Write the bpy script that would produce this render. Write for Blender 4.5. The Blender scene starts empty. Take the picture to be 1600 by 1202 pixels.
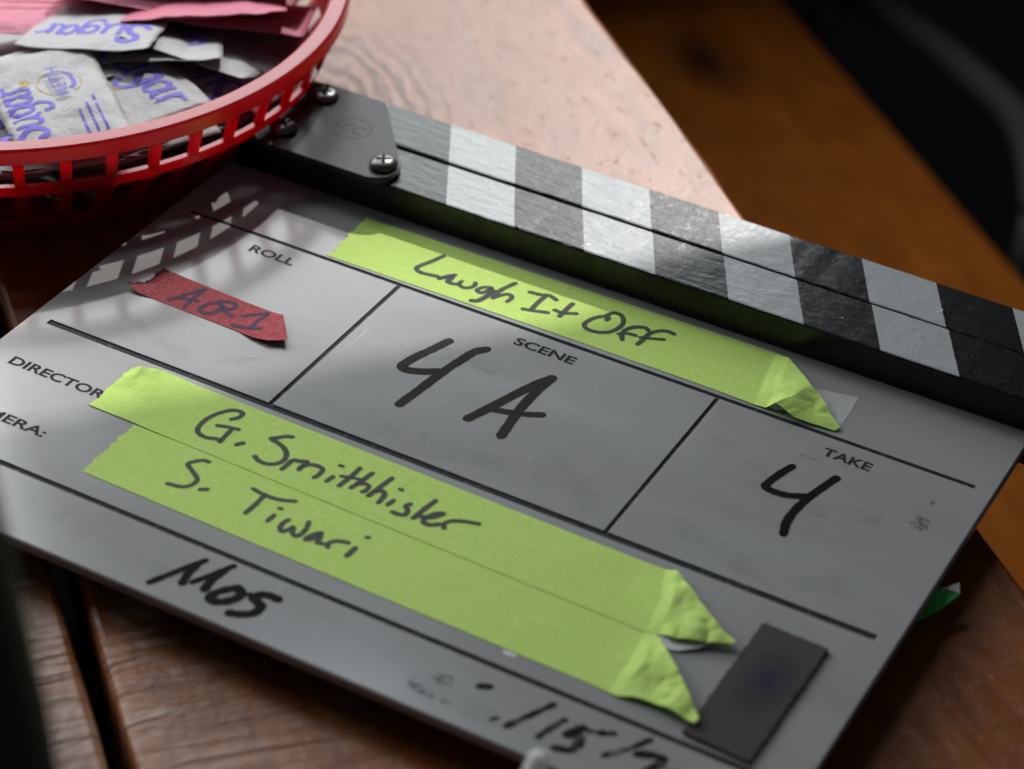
import bpy, bmesh, math, random
from mathutils import Matrix, Vector, noise
from mathutils.bvhtree import BVHTree

# ------------------------------------------------------------------ camera
S = bpy.context.scene
ZP = 0.012                      # height of the slate's top face above the table top (z = 0)
cam_d = bpy.data.cameras.new('camera')
cam = bpy.data.objects.new('camera', cam_d)
S.collection.objects.link(cam)
RX, RY, RZ = Vector((0.8728, 0.4865, 0.0392)), Vector((-0.3167, 0.5033, 0.8040)), Vector((0.3714, -0.7141, 0.5934))
RX.normalize(); RZ = (RZ - RX * RZ.dot(RX)).normalized(); RY = RZ.cross(RX)
cam.matrix_world = Matrix(((RX.x, RY.x, RZ.x, 0.40311), (RX.y, RY.y, RZ.y, -0.54320), (RX.z, RY.z, RZ.z, 0.42872 + ZP), (0, 0, 0, 1)))
cam_d.sensor_fit = 'HORIZONTAL'
cam_d.sensor_width = 17.3
cam_d.lens = 41.255
cam_d.clip_start = 0.02
cam_d.clip_end = 50
cam_d.dof.use_dof = True
cam_d.dof.focus_distance = 0.728
cam_d.dof.aperture_fstop = 4.3
cam_d.dof.aperture_blades = 7
S.camera = cam

# ------------------------------------------------------------------ light
w = bpy.data.worlds.new('World'); S.world = w; w.use_nodes = True
w.node_tree.nodes['Background'].inputs[0].default_value = (0.80, 0.90, 1.0, 1)
w.node_tree.nodes['Background'].inputs[1].default_value = 0.05

SUN = Vector((-0.28, 1.04, 1.0)).normalized()          # towards the sun
sun_d = bpy.data.lights.new('sun', 'SUN'); sun_d.energy = 3.0; sun_d.angle = math.radians(0.53); sun_d.color = (1.0, 0.97, 0.93)
sun = bpy.data.objects.new('sun', sun_d); S.collection.objects.link(sun)
sun.rotation_euler = SUN.to_track_quat('Z', 'Y').to_euler()

NW, SW = Vector((-0.77, 0.64, 0)).normalized(), Vector((0.64, 0.77, 0)).normalized()   # towards the window wall / along it
WALL_N = 0.69                                                                           # distance of the wall plane along NW
def wall_pt(s, n, z): return NW * n + SW * s + Vector((0, 0, z))
WIN = (0.04, 0.61, 0.20, 0.572)                       # bright lower sash: s0, s1, z0, z1
def rect_light(name, s0, s1, z0, z1, radiance, color, n=WALL_N + 0.01):
    d = bpy.data.lights.new(name, 'AREA'); d.shape = 'RECTANGLE'; d.size = s1 - s0; d.size_y = z1 - z0
    d.energy = radiance * math.pi * d.size * d.size_y; d.color = color
    o = bpy.data.objects.new(name, d); S.collection.objects.link(o)
    zax = NW; yax = Vector((0, 0, 1)); xax = yax.cross(zax)
    c = wall_pt((s0 + s1) / 2, n, (z0 + z1) / 2)
    o.matrix_world = Matrix(((xax.x, yax.x, zax.x, c.x), (xax.y, yax.y, zax.y, c.y), (xax.z, yax.z, zax.z, c.z), (0, 0, 0, 1)))
rect_light('window_lower_sash', *WIN, 4.8, (0.93, 0.985, 1.0))
rect_light('side_fill_light', -0.80, 0.03, 0.20, 0.84, 7.9, (0.96, 0.985, 1.0))  # added fill light, kept off the mirror path, to brighten shaded tapes and slate
rect_light('added_glare_light', -0.22, 0.30, 0.925, 1.18, 11.0, (0.86, 0.94, 1.0), WALL_N - 0.045)  # added light in front of the solid wall, for glare on the near boards

S.render.engine = 'CYCLES'
S.cycles.use_denoising = True
S.cycles.max_bounces = 7
S.cycles.transparent_max_bounces = 12
S.cycles.caustics_reflective = False
S.cycles.caustics_refractive = False
S.view_settings.view_transform = 'Standard'
S.view_settings.look = 'None'
S.view_settings.exposure = 0.0
S.view_settings.gamma = 1.0
S.view_settings.use_curve_mapping = False

# ------------------------------------------------------------------ helpers
rnd = random.Random(7)
MM = 0.001

def link(o): S.collection.objects.link(o); return o
def mesh(name, verts, faces, mat=None, smooth=False):
    me = bpy.data.meshes.new(name); me.from_pydata([tuple(v) for v in verts], [], faces); me.update()
    if mat: me.materials.append(mat)
    if smooth:
        for p in me.polygons: p.use_smooth = True
    return me
def bm_mesh(name, bm, mat=None, smooth=False):
    me = bpy.data.meshes.new(name); bm.normal_update(); bm.to_mesh(me); bm.free()
    if mat: me.materials.append(mat)
    if smooth:
        for p in me.polygons: p.use_smooth = True
    return me
def obj(name, me, parent=None):
    o = bpy.data.objects.new(name, me); link(o)
    if parent: o.parent = parent
    return o
def tag(o, label, cat=None, group=None, kind=None):
    o['label'] = label
    if cat: o['category'] = cat
    if group: o['group'] = group
    if kind: o['kind'] = kind
    return o
def thing(name, label, cat, loc=(0, 0, 0), group=None):
    o = bpy.data.objects.new(name, None); link(o); o.location = loc; o.empty_display_size = 0.01
    return tag(o, label, cat, group)
def box_bm(x0, x1, y0, y1, z0, z1, bevel=0.0, seg=2):
    bm = bmesh.new()
    vs = [bm.verts.new((x, y, z)) for z in (z0, z1) for y in (y0, y1) for x in (x0, x1)]
    for f in ((0, 2, 3, 1), (4, 5, 7, 6), (0, 1, 5, 4), (2, 6, 7, 3), (0, 4, 6, 2), (1, 3, 7, 5)):
        bm.faces.new([vs[i] for i in f])
    if bevel: bmesh.ops.bevel(bm, geom=list(bm.edges), offset=bevel, segments=seg, affect='EDGES')
    return bm
def prism_bm(pts, z0, z1, bevel=0.0):
    bm = bmesh.new()
    a = [bm.verts.new((p[0], p[1], z0)) for p in pts]; b = [bm.verts.new((p[0], p[1], z1)) for p in pts]
    n = len(pts); bm.faces.new(a[::-1]); top = bm.faces.new(b)
    for i in range(n): bm.faces.new((a[i], a[(i + 1) % n], b[(i + 1) % n], b[i]))
    if bevel: bmesh.ops.bevel(bm, geom=list(top.edges), offset=bevel, segments=2, affect='EDGES')
    return bm
def lathe(profile, n, closed=True):
    vs, fs = [], []; m = len(profile)
    for i in range(n):
        a = 2 * math.pi * i / n; c, s = math.cos(a), math.sin(a)
        vs += [(r * c, r * s, z) for r, z in profile]
    for i in range(n):
        j = (i + 1) % n
        for k in range(m if closed else m - 1):
            l = (k + 1) % m
            fs.append((i * m + k, j * m + k, j * m + l, i * m + l))
    return vs, fs
def catmull(P, per=7):
    P = [Vector(p) for p in P]
    if len(P) < 3:
        return [P[0].lerp(P[-1], i / per) for i in range(per + 1)]
    Q = [2 * P[0] - P[1]] + P + [2 * P[-1] - P[-2]]; out = []
    for i in range(1, len(Q) - 2):
        p0, p1, p2, p3 = Q[i - 1:i + 3]
        for k in range(per):
            t = k / per
            out.append(0.5 * ((2 * p1) + (p2 - p0) * t + (2 * p0 - 5 * p1 + 4 * p2 - p3) * t * t + (3 * p1 - p0 - 3 * p2 + p3) * t ** 3))
    out.append(P[-1]); return out
def ribbon(strokes, zf, lift=0.04 * MM, scale=MM, wvar=0.12, seed=1):
    """pen strokes as flat inked bands lying on a surface z = zf(x, y)"""
    r = random.Random(seed); vs, fs = [], []; k = 0
    for wd, pts in strokes:
        k += 1; c = catmull([(p[0] * scale, p[1] * scale, 0) for p in pts]); n = len(c); h = wd * scale / 2
        def add(x, y): vs.append((x, y, zf(x, y) + lift + k * 0.003 * MM + (len(vs) % 997) * 1e-8)); return len(vs) - 1
        rows = []
        for i, p in enumerate(c):
            d = (c[min(i + 1, n - 1)] - c[max(i - 1, 0)]); d.normalize(); nx, ny = -d.y, d.x
            hh = h * (1 + wvar * (noise.noise(Vector((p.x * 700, p.y * 700, k))) + 0.4 * r.uniform(-1, 1)))
            rows.append((add(p.x + nx * hh, p.y + ny * hh), add(p.x, p.y), add(p.x - nx * hh, p.y - ny * hh)))
        for a, b in zip(rows, rows[1:]):
            fs += [(a[0], a[1], b[1], b[0]), (a[1], a[2], b[2], b[1])]
        for row, p, q in ((rows[0], c[0], c[1]), (rows[-1], c[-1], c[-2])):
            d = (p - q).normalized(); a0 = math.atan2(d.y, d.x); ring = []
            for t in range(7):
                a = a0 + math.pi / 2 - math.pi * t / 6; rr = h * (1 + r.uniform(-.1, .06))
                ring.append(add(p.x + math.cos(a) * rr, p.y + math.sin(a) * rr))
            cc = add(p.x, p.y)
            for t in range(6): fs.append((cc, ring[t + 1], ring[t]))
    return vs, fs

# ------------------------------------------------------------------ materials
class NT:
    def __init__(s, name):
        s.m = bpy.data.materials.new(name); s.m.use_nodes = True; s.t = s.m.node_tree; s.n = s.t.nodes; s.l = s.t.links
        s.p = s.n['Principled BSDF']; s.out = s.n['Material Output']
    def N(s, typ, **kw):
        n = s.n.new(typ)
        for k, v in kw.items():
            if k.startswith('i_'):
                key = k[2:]; n.inputs[int(key) if key.isdigit() else key.replace('_', ' ')].default_value = v
            else: setattr(n, k, v)
        return n
    def L(s, a, b): s.l.new(a, b)
    def set(s, **kw):
        for k, v in kw.items(): s.p.inputs[k.replace('_', ' ')].default_value = v
        return s
    def obj_coord(s, scale=(1, 1, 1), rot=(0, 0, 0), loc=(0, 0, 0)):
        t = s.N('ShaderNodeTexCoord'); m = s.N('ShaderNodeMapping')
        m.inputs['Scale'].default_value = scale; m.inputs['Rotation'].default_value = rot; m.inputs['Location'].default_value = loc
        s.L(t.outputs['Object'], m.inputs['Vector']); return m.outputs['Vector']
    def noise(s, vec, scale=5, detail=4, rough=.55, dist=0.0):
        n = s.N('ShaderNodeTexNoise'); n.inputs['Scale'].default_value = scale; n.inputs['Detail'].default_value = detail
        n.inputs['Roughness'].default_value = rough; n.inputs['Distortion'].default_value = dist
        if vec: s.L(vec, n.inputs['Vector'])
        return n.outputs['Fac']
    def ramp(s, fac, stops):
        r = s.N('ShaderNodeValToRGB'); e = r.color_ramp.elements
        while len(e) < len(stops): e.new(0.5)
        for el, (p, c) in zip(e, stops):
            el.position = p; el.color = c if len(c) == 4 else (*c, 1)
        s.L(fac, r.inputs['Fac']); return r.outputs['Color']
    def math(s, op, a, b=None, clamp=False):
        n = s.N('ShaderNodeMath', operation=op, use_clamp=clamp)
        for i, v in enumerate((a, b)):
            if v is None: continue
            if isinstance(v, (int, float)): n.inputs[i].default_value = v
            else: s.L(v, n.inputs[i])
        return n.outputs[0]
    def mixc(s, fac, a, b, blend='MIX'):
        n = s.N('ShaderNodeMix', data_type='RGBA', blend_type=blend)
        for key, v in (('Factor', fac), ('A', a), ('B', b)):
            sock = [i for i in n.inputs if i.name == key and (i.type == ('VALUE' if key == 'Factor' else 'RGBA'))][0]
            if isinstance(v, (int, float)): sock.default_value = v
            elif isinstance(v, tuple): sock.default_value = v if len(v) == 4 else (*v, 1)
            else: s.L(v, sock)
        return [o for o in n.outputs if o.type == 'RGBA'][0]
    def bump(s, h, strength=.3, dist=.001, prev=None):
        b = s.N('ShaderNodeBump'); b.inputs['Strength'].default_value = strength; b.inputs['Distance'].default_value = dist
        s.L(h, b.inputs['Height'])
        if prev: s.L(prev, b.inputs['Normal'])
        return b.outputs['Normal']
    def col(s, c): s.L(c, s.p.inputs['Base Color'])
    def rough(s, c): s.L(c, s.p.inputs['Roughness'])
    def nor(s, c): s.L(c, s.p.inputs['Normal'])

def plain(name, color, rough=.5, spec=.5, metal=0.0, nscale=0, bump=0.0, bdist=.0005):
    t = NT(name); t.set(Base_Color=(*color, 1), Roughness=rough, Metallic=metal, Specular_IOR_Level=spec)
    if nscale:
        v = t.obj_coord(); f = t.noise(v, nscale, 5)
        t.col(t.mixc(f, tuple(c * .8 for c in color), tuple(min(1, c * 1.15) for c in color)))
        if bump: t.nor(t.bump(f, bump, bdist))
    return t.m

U = Vector((.738, -.675, 0)).normalized(); V = Vector((.675, .738, 0)).normalized()     # along / across the table boards
KNOT = (U.dot(Vector((-.012, .107, 0))), V.dot(Vector((-.012, .107, 0))))
def wood(name, dark, mid, light, rough=.34, ridges=True, coat=0.0, spec=.5, seed=0.0):
    """varnished board, grain along local X, rubbed saw marks across it, pale glare painted in"""
    t = NT(name); v0 = t.obj_coord(loc=(seed, seed * .7, 0))
    warp = t.noise(t.obj_coord((1.2, 5, 5), loc=(seed, 0, 0)), 3.0, 3)
    vg = t.obj_coord((2.2, 42, 42), loc=(seed, seed, 0))
    add = t.N('ShaderNodeVectorMath', operation='MULTIPLY_ADD'); comb = t.N('ShaderNodeCombineXYZ')
    t.L(t.math('MULTIPLY', warp, 14.0), comb.inputs['Y'])
    t.L(vg, add.inputs[0]); add.inputs[1].default_value = (1, 1, 1); t.L(comb.outputs[0], add.inputs[2])
    grain = t.noise(add.outputs[0], 1.0, 6, .62)
    fine = t.noise(t.obj_coord((30, 900, 900)), 1.0, 3, .6)
    big = t.noise(v0, 9.0, 4, .6, 1.2)
    c = t.ramp(grain, [(.28, dark), (.48, mid), (.72, light)])
    c = t.mixc(t.math('MULTIPLY', fine, .45), c, dark)
    c = t.mixc(t.ramp(big, [(.40, (0, 0, 0)), (.62, (.55, .55, .55))]), c, tuple(x * .55 for x in mid))
    t.col(c)
    spots = t.noise(v0, 160, 5, .7)
    r = t.math('ADD', t.math('MULTIPLY', spots, .22), rough - .11)
    r = t.math('ADD', r, t.math('MULTIPLY', big, .10)); t.rough(r)
    n = t.bump(t.noise(v0, 420, 4, .6), .10, .0006)
    pits = t.ramp(t.noise(t.obj_coord((120, 230, 1)), 1.0, 5, .75), [(.27, (0, 0, 0)), (.40, (1, 1, 1))])
    n = t.bump(pits, .28, .0008, n)
    scuff = t.noise(t.obj_coord((34, 60, 1), (0, 0, .4)), 1.0, 6, .7, .8); r = t.math('ADD', r, t.math('MULTIPLY', t.math('SUBTRACT', scuff, .5), .35)); t.rough(r)
    n = t.bump(scuff, .10, .0012, n)
    if ridges:
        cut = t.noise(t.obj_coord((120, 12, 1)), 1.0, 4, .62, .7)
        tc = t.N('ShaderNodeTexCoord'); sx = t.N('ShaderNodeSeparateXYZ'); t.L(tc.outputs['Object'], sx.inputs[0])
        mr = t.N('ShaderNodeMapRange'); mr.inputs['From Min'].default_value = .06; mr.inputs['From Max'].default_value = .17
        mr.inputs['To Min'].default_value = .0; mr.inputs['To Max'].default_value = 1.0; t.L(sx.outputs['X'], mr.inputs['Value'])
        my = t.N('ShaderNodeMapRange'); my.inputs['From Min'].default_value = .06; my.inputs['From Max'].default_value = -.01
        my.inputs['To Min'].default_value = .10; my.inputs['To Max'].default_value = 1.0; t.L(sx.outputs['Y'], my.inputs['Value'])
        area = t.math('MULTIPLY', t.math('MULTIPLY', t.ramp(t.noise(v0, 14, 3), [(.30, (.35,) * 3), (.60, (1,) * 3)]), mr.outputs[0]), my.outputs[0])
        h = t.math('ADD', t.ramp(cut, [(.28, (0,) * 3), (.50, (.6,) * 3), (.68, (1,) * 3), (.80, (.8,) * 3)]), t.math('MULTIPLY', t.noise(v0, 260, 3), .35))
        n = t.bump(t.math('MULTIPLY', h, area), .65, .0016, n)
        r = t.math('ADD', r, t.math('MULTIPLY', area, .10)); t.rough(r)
        glare_tint = t.math('MULTIPLY', t.math('MULTIPLY', t.ramp(cut, [(.55, (0,) * 3), (.63, (1,) * 3)]), t.ramp(scuff, [(.44, (0,) * 3), (.62, (1,) * 3)])), area)
        c = t.mixc(t.math('MULTIPLY', glare_tint, .75), c, (.46, .39, .34)); c = t.mixc(t.math('MULTIPLY', t.math('MULTIPLY', t.ramp(scuff, [(.42, (0,) * 3), (.70, (1,) * 3)]), area), .35), c, (.40, .21, .10)); t.col(c)  # window glare on the boards, painted into the colour as pale streaks and patches
        wr = t.N('ShaderNodeTexWave', wave_type='RINGS', rings_direction='Z'); wr.inputs['Scale'].default_value = 1.0; wr.inputs['Distortion'].default_value = 7.0
        wr.inputs['Detail'].default_value = 4; wr.inputs['Detail Scale'].default_value = 2.4
        vk = t.obj_coord((20, 46, 1), (0, 0, 0), (KNOT[0] * -20, KNOT[1] * -46, 0)); t.L(vk, wr.inputs['Vector'])
        sph = t.N('ShaderNodeTexGradient', gradient_type='SPHERICAL'); t.L(t.obj_coord((15, 23, 1), (0, 0, 0), (KNOT[0] * -15, KNOT[1] * -23, 0)), sph.inputs['Vector'])
        km = t.math('MULTIPLY', wr.outputs['Fac'], t.ramp(sph.outputs['Fac'], [(0, (0,) * 3), (.45, (1,) * 3)]))
        n = t.bump(km, .10, .0012, n)
        t.rough(t.math('ADD', r, t.math('MULTIPLY', km, .14)))
        t.col(t.mixc(t.math('MULTIPLY', km, .8), c, dark))
    n = t.bump(grain, .12, .001, n)
    t.nor(n); t.set(Specular_IOR_Level=spec, Coat_Weight=coat, Coat_Roughness=.25)
    return t.m

# traced lettering and tape outlines in slate coordinates (mm)
INK = {
    'LAUGH': [
        (1.75,[(82.97,20.97),(81.33,16.33),(79.56,12.23),(79.35,10.32),(81.12,9.09),(83.9,9.28),(87.36,9.95)]),
        (1.7,[(88.31,9.15),(89.61,11.56),(91.46,13.61)]),
        (1.7,[(88.71,9.82),(90.22,11.07),(91.37,12.39),(91.43,10.38),(91.42,9.03),(93.59,9.13),(95.11,9.81)]),
        (1.6,[(94.99,11.65),(95.03,9.94),(96.89,8.92),(98.87,9.89),(99.59,11.67),(99.16,13.26)]),
        (1.6,[(104.68,13.58),(102.47,12.46),(101.45,10.08),(103.27,9.39),(104.41,11.27),(104.8,13.36),(105.54,10.95),(105.35,7.96),(104.41,5.19),(102.68,4.1)]),
        (1.6,[(102.96,3.88),(104.81,5.05),(105.81,8.25),(106.22,12.53)]),
        (1.75,[(109.76,19.71),(108.51,16.3),(107.62,12.84),(107.78,8.93)]),
        (1.6,[(108.01,9.36),(109.26,11.59),(110.65,13.05),(112.05,13.07),(112.75,11.8),(112.58,9.59)]),
        (1.7,[(116.02,17.92),(119.72,18.44),(121.93,19.48),(125.03,18.53)]),
        (1.7,[(121.2,18.65),(120.9,14.82),(120.9,9.77)]),
        (1.6,[(118.55,8.64),(121.48,9.42),(126.1,11.06)]),
        (1.75,[(130.31,19.34),(130.14,15.98),(130.09,11.3)]),
        (1.6,[(127.2,13.4),(129.97,13.36),(133.86,15.26)]),
        (1.6,[(143.36,17.21),(143.3,18.6),(141.71,18.52),(139.73,16.34),(138.51,12.72),(139.05,10.59),(141.33,9.57),(144.79,10.35),(147.42,12.72),(148.52,16.58),(147.88,19.72),(145.78,21.95),(143.46,21.92),(142.25,19.72)]),
        (1.6,[(156.74,18.97),(155.34,19.84),(152.82,18.74),(150.95,16.36),(150.59,13.67),(152.06,10.41)]),
        (1.4,[(149.84,12.5),(152.03,14.23),(154.75,14.55)]),
        (1.6,[(164.24,21.6),(161.69,21.74),(159.35,20.27),(157.69,17.46),(157.56,13.89),(157.17,10.87)]),
        (1.4,[(156.31,14.49),(159.33,15.71),(162.88,17.39)]),
    ],
    'SMITH': [
        (1.6,[(74.69,-85.52),(75.93,-83.76),(76.05,-81.7),(74.15,-81.15),(71.89,-82.32),(69.63,-85.73),(68.53,-89.88),(68.97,-94.01),(70.61,-95.91),(73.36,-96.36),(76.03,-95.41),(77.55,-95.43)]),
        (1.6,[(77.9,-95.93),(77.7,-93.89),(77.53,-90.11)]),
        (1.5,[(72.94,-90.06),(75.42,-89.24),(79.09,-88.4)]),
        (1.7,[(82.6,-94.43),(83.74,-93)]),
        (1.6,[(94.11,-83.14),(92.19,-84.09),(90.62,-85.8),(89.36,-87.07),(92.19,-87.72),(95.01,-88.83),(97.1,-90.86),(97.91,-93.67),(96.8,-96.01),(94.71,-97.32),(92.04,-97.33),(89.98,-96.26)]),
        (1.6,[(99.68,-97.03),(99.84,-94.35),(100.11,-92.06),(101.8,-91.48),(103.79,-90.47)]),
        (1.6,[(104.01,-90.8),(103.83,-92.8),(103.76,-94.72)]),
        (1.6,[(103.53,-93.69),(104.97,-91.38),(107.39,-90.57),(109.41,-91.19),(109.75,-93.78),(109.35,-95.42)]),
        (1.5,[(113.12,-95.01),(113.63,-92.33)]),
        (1.3,[(112.57,-87.04),(113.54,-87.04)]),
        (1.6,[(118,-85.15),(117.88,-89.09),(117.23,-94.8)]),
        (1.3,[(115.35,-90.96),(118.15,-90.11),(120.93,-89.26)]),
        (1.6,[(122.13,-85.25),(121.46,-89.52),(120.54,-93.91)]),
        (1.5,[(121.2,-91.45),(123.05,-90.29),(124.5,-90.85),(124.63,-92.82),(124.1,-93.73)]),
        (1.6,[(127.98,-84.27),(127.28,-88.83),(126.46,-94.3)]),
        (1.6,[(127,-91.93),(128.32,-90.52),(129.89,-91.29),(130.39,-93.88),(130.38,-95.33)]),
        (1.5,[(132.99,-94.85),(133.54,-92.49)]),
        (1.3,[(132.4,-87.22),(133.17,-87.21)]),
        (1.6,[(138.25,-91.29),(137.7,-92.78),(139.1,-94.2),(139.32,-96.06),(137.63,-96.83),(135.81,-96.82)]),
        (1.6,[(143.42,-86.35),(142.66,-90.84),(142.03,-96.08)]),
        (1.6,[(142.71,-94.53),(145.74,-93.61),(147.6,-91.31),(148.1,-90.03),(146.4,-91.09),(144.91,-94.01),(145.24,-96.07),(147.28,-96.21),(149.51,-94.55)]),
        (1.5,[(151.4,-95.34),(150.48,-93.66),(151.65,-91.52),(154.64,-89.94),(158.57,-88.75)]),
    ],
    'TIWARI': [
        (1.5,[(80.48,-105.06),(78.75,-105.23),(77.31,-106.49),(76.07,-108.36),(76.28,-109.31),(78.66,-110.72),(80.69,-111.97),(82.14,-113.21),(82.47,-115.14),(81.49,-117.34),(79.5,-118.41),(76.25,-119.02)]),
        (1.6,[(85.45,-116.47),(86.96,-115.35)]),
        (1.5,[(97.74,-108.5),(100.46,-108.9),(103.65,-108.99),(107.03,-108.42),(110.5,-106.84)]),
        (1.6,[(101.92,-109.03),(102.02,-113.87),(101.78,-118.17)]),
        (1.6,[(108.81,-117.86),(108.96,-115.09)]),
        (1.2,[(108.43,-111.75),(109.27,-111.62)]),
        (1.6,[(113.38,-114.64),(112.87,-116.49),(113.41,-118.82),(114.65,-119.57),(115.52,-118.27),(116.13,-116.56)]),
        (1.6,[(116.57,-116.86),(117.1,-118.42),(118.68,-119.33),(119.55,-118.03),(119.55,-115.39),(118.66,-112.51)]),
        (1.5,[(124.1,-114.46),(122.87,-115.6),(121.82,-118.13),(121.96,-119.1),(123.35,-117.86),(124.1,-115.21),(124.96,-116.94),(125.21,-118.47),(126.69,-118.11)]),
        (1.5,[(128.77,-118.69),(127.91,-117.73),(128.53,-116.04),(130.19,-114.82),(132.45,-114.17)]),
        (1.7,[(134.97,-118.93),(135.2,-115.08)]),
        (1.3,[(135.46,-109.67),(135.98,-109.35)]),
    ],
    'MOS': [
        (2.1,[(96.35,-155.38),(98.64,-150.71),(101.04,-145.72),(103.83,-140.37)]),
        (2.6,[(102.98,-143.41),(102.94,-146.73),(103.86,-150.96)]),
        (2,[(105.91,-149.26),(108.03,-145.55),(109.72,-142.02),(111.56,-138.24)]),
        (2.6,[(110.48,-141.41),(109.8,-145.55),(110.27,-150.02)]),
        (2.7,[(117.35,-145),(114.79,-147.66),(113.16,-151.03),(113.69,-152.62),(115.94,-152.3),(118.39,-150.36),(119.72,-147.62),(119,-145.71),(117.14,-145.13)]),
        (2.8,[(128.93,-143.22),(126.28,-143.14),(124.03,-144.11),(123.2,-146.33),(125.44,-147.08),(126.86,-148.33),(126.43,-151.12),(124.03,-153.11),(121.05,-154.23)]),
        (2.2,[(121.77,-145.5),(123.61,-146.5)]),
    ],
    'DATE': [
        (1.9,[(209.72,-140.05),(206.73,-145.98),(203.27,-153.06)]),
        (2,[(214.69,-143.55),(213.22,-147.26),(211.75,-152.34)]),
        (2.6,[(219.7,-143.58),(217.64,-147.63),(220.69,-146.89),(221.51,-149.15),(220.78,-152.08),(217.29,-153.38)]),
        (1.9,[(221.71,-143.75),(224.65,-142.8),(227.36,-141.42)]),
        (1.7,[(236.14,-138.56),(233.13,-143.83),(228.81,-149.37)]),
        (2.4,[(235.48,-144.75),(238.79,-143.12),(242.16,-143.14),(241.19,-146.45),(239.16,-149.84),(236.94,-152.8)]),
        (2.2,[(240.76,-151.55),(244.21,-147.3),(246.86,-145.15)]),
        (2.2,[(190.36,-144.1),(192.84,-142.88)]),
        (1.2,[(198.77,-153),(199.98,-151.69)]),
    ],
    'FOURA': [
        (3.2,[(107.81,-18.15),(105.73,-24.61),(103.38,-31.21),(102.49,-36.67),(105.07,-37.49),(109.39,-35.69),(112.62,-33.44)]),
        (3.2,[(119.5,-15.92),(117.12,-19.04),(115.85,-24.78),(114.37,-32.19),(112.94,-43.71),(111.67,-53.18)]),
        (3.4,[(143.37,-18.21),(139.64,-26.22),(135.89,-37.63),(132.06,-48.58)]),
        (3.2,[(143.36,-18.93),(142.6,-26.46),(142.67,-36.81),(143.63,-45.72),(144.24,-50.7)]),
        (2.6,[(135.1,-41.22),(141,-39.57),(145.28,-37.91),(149.42,-35.65)]),
    ],
    'FOUR': [
        (2.6,[(221.74,-19.06),(220.21,-23.68),(218.82,-30),(219.41,-31.89),(222.74,-32.28),(226.36,-31.59),(230.61,-29.39)]),
        (2.7,[(234.63,-17.2),(233.04,-22.95),(231.33,-29.84),(230.4,-36.61),(230.49,-42.66),(231.79,-47.89)]),
    ],
    'AREA': [
        (1.7,[(24.28,-45.55),(26.26,-41.51),(30.09,-34.88)]),
        (1.6,[(30.32,-35.79),(29.96,-41.6),(30.54,-46.42)]),
        (1.4,[(26.1,-43.01),(28.95,-41.89),(31.85,-41.44)]),
        (1.7,[(37.65,-38.8),(35.57,-41.01),(34.89,-44.34),(37.19,-45.62),(39.79,-43.63),(39.92,-39.78),(37.65,-38.8),(39.26,-37.08),(41.99,-36.39),(43.4,-37.57),(42.85,-39.98),(40.53,-40.08)]),
        (1.3,[(40.91,-41.21),(45.53,-42.73)]),
        (1.5,[(48.13,-40.73),(50.97,-37.91),(54.14,-35.56)]),
        (1.5,[(54.35,-36.46),(53.61,-40.66),(53.87,-44.55)]),
        (1.7,[(48.23,-46.1),(52.5,-45.42),(56.71,-44.1)]),
    ],
}
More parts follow.
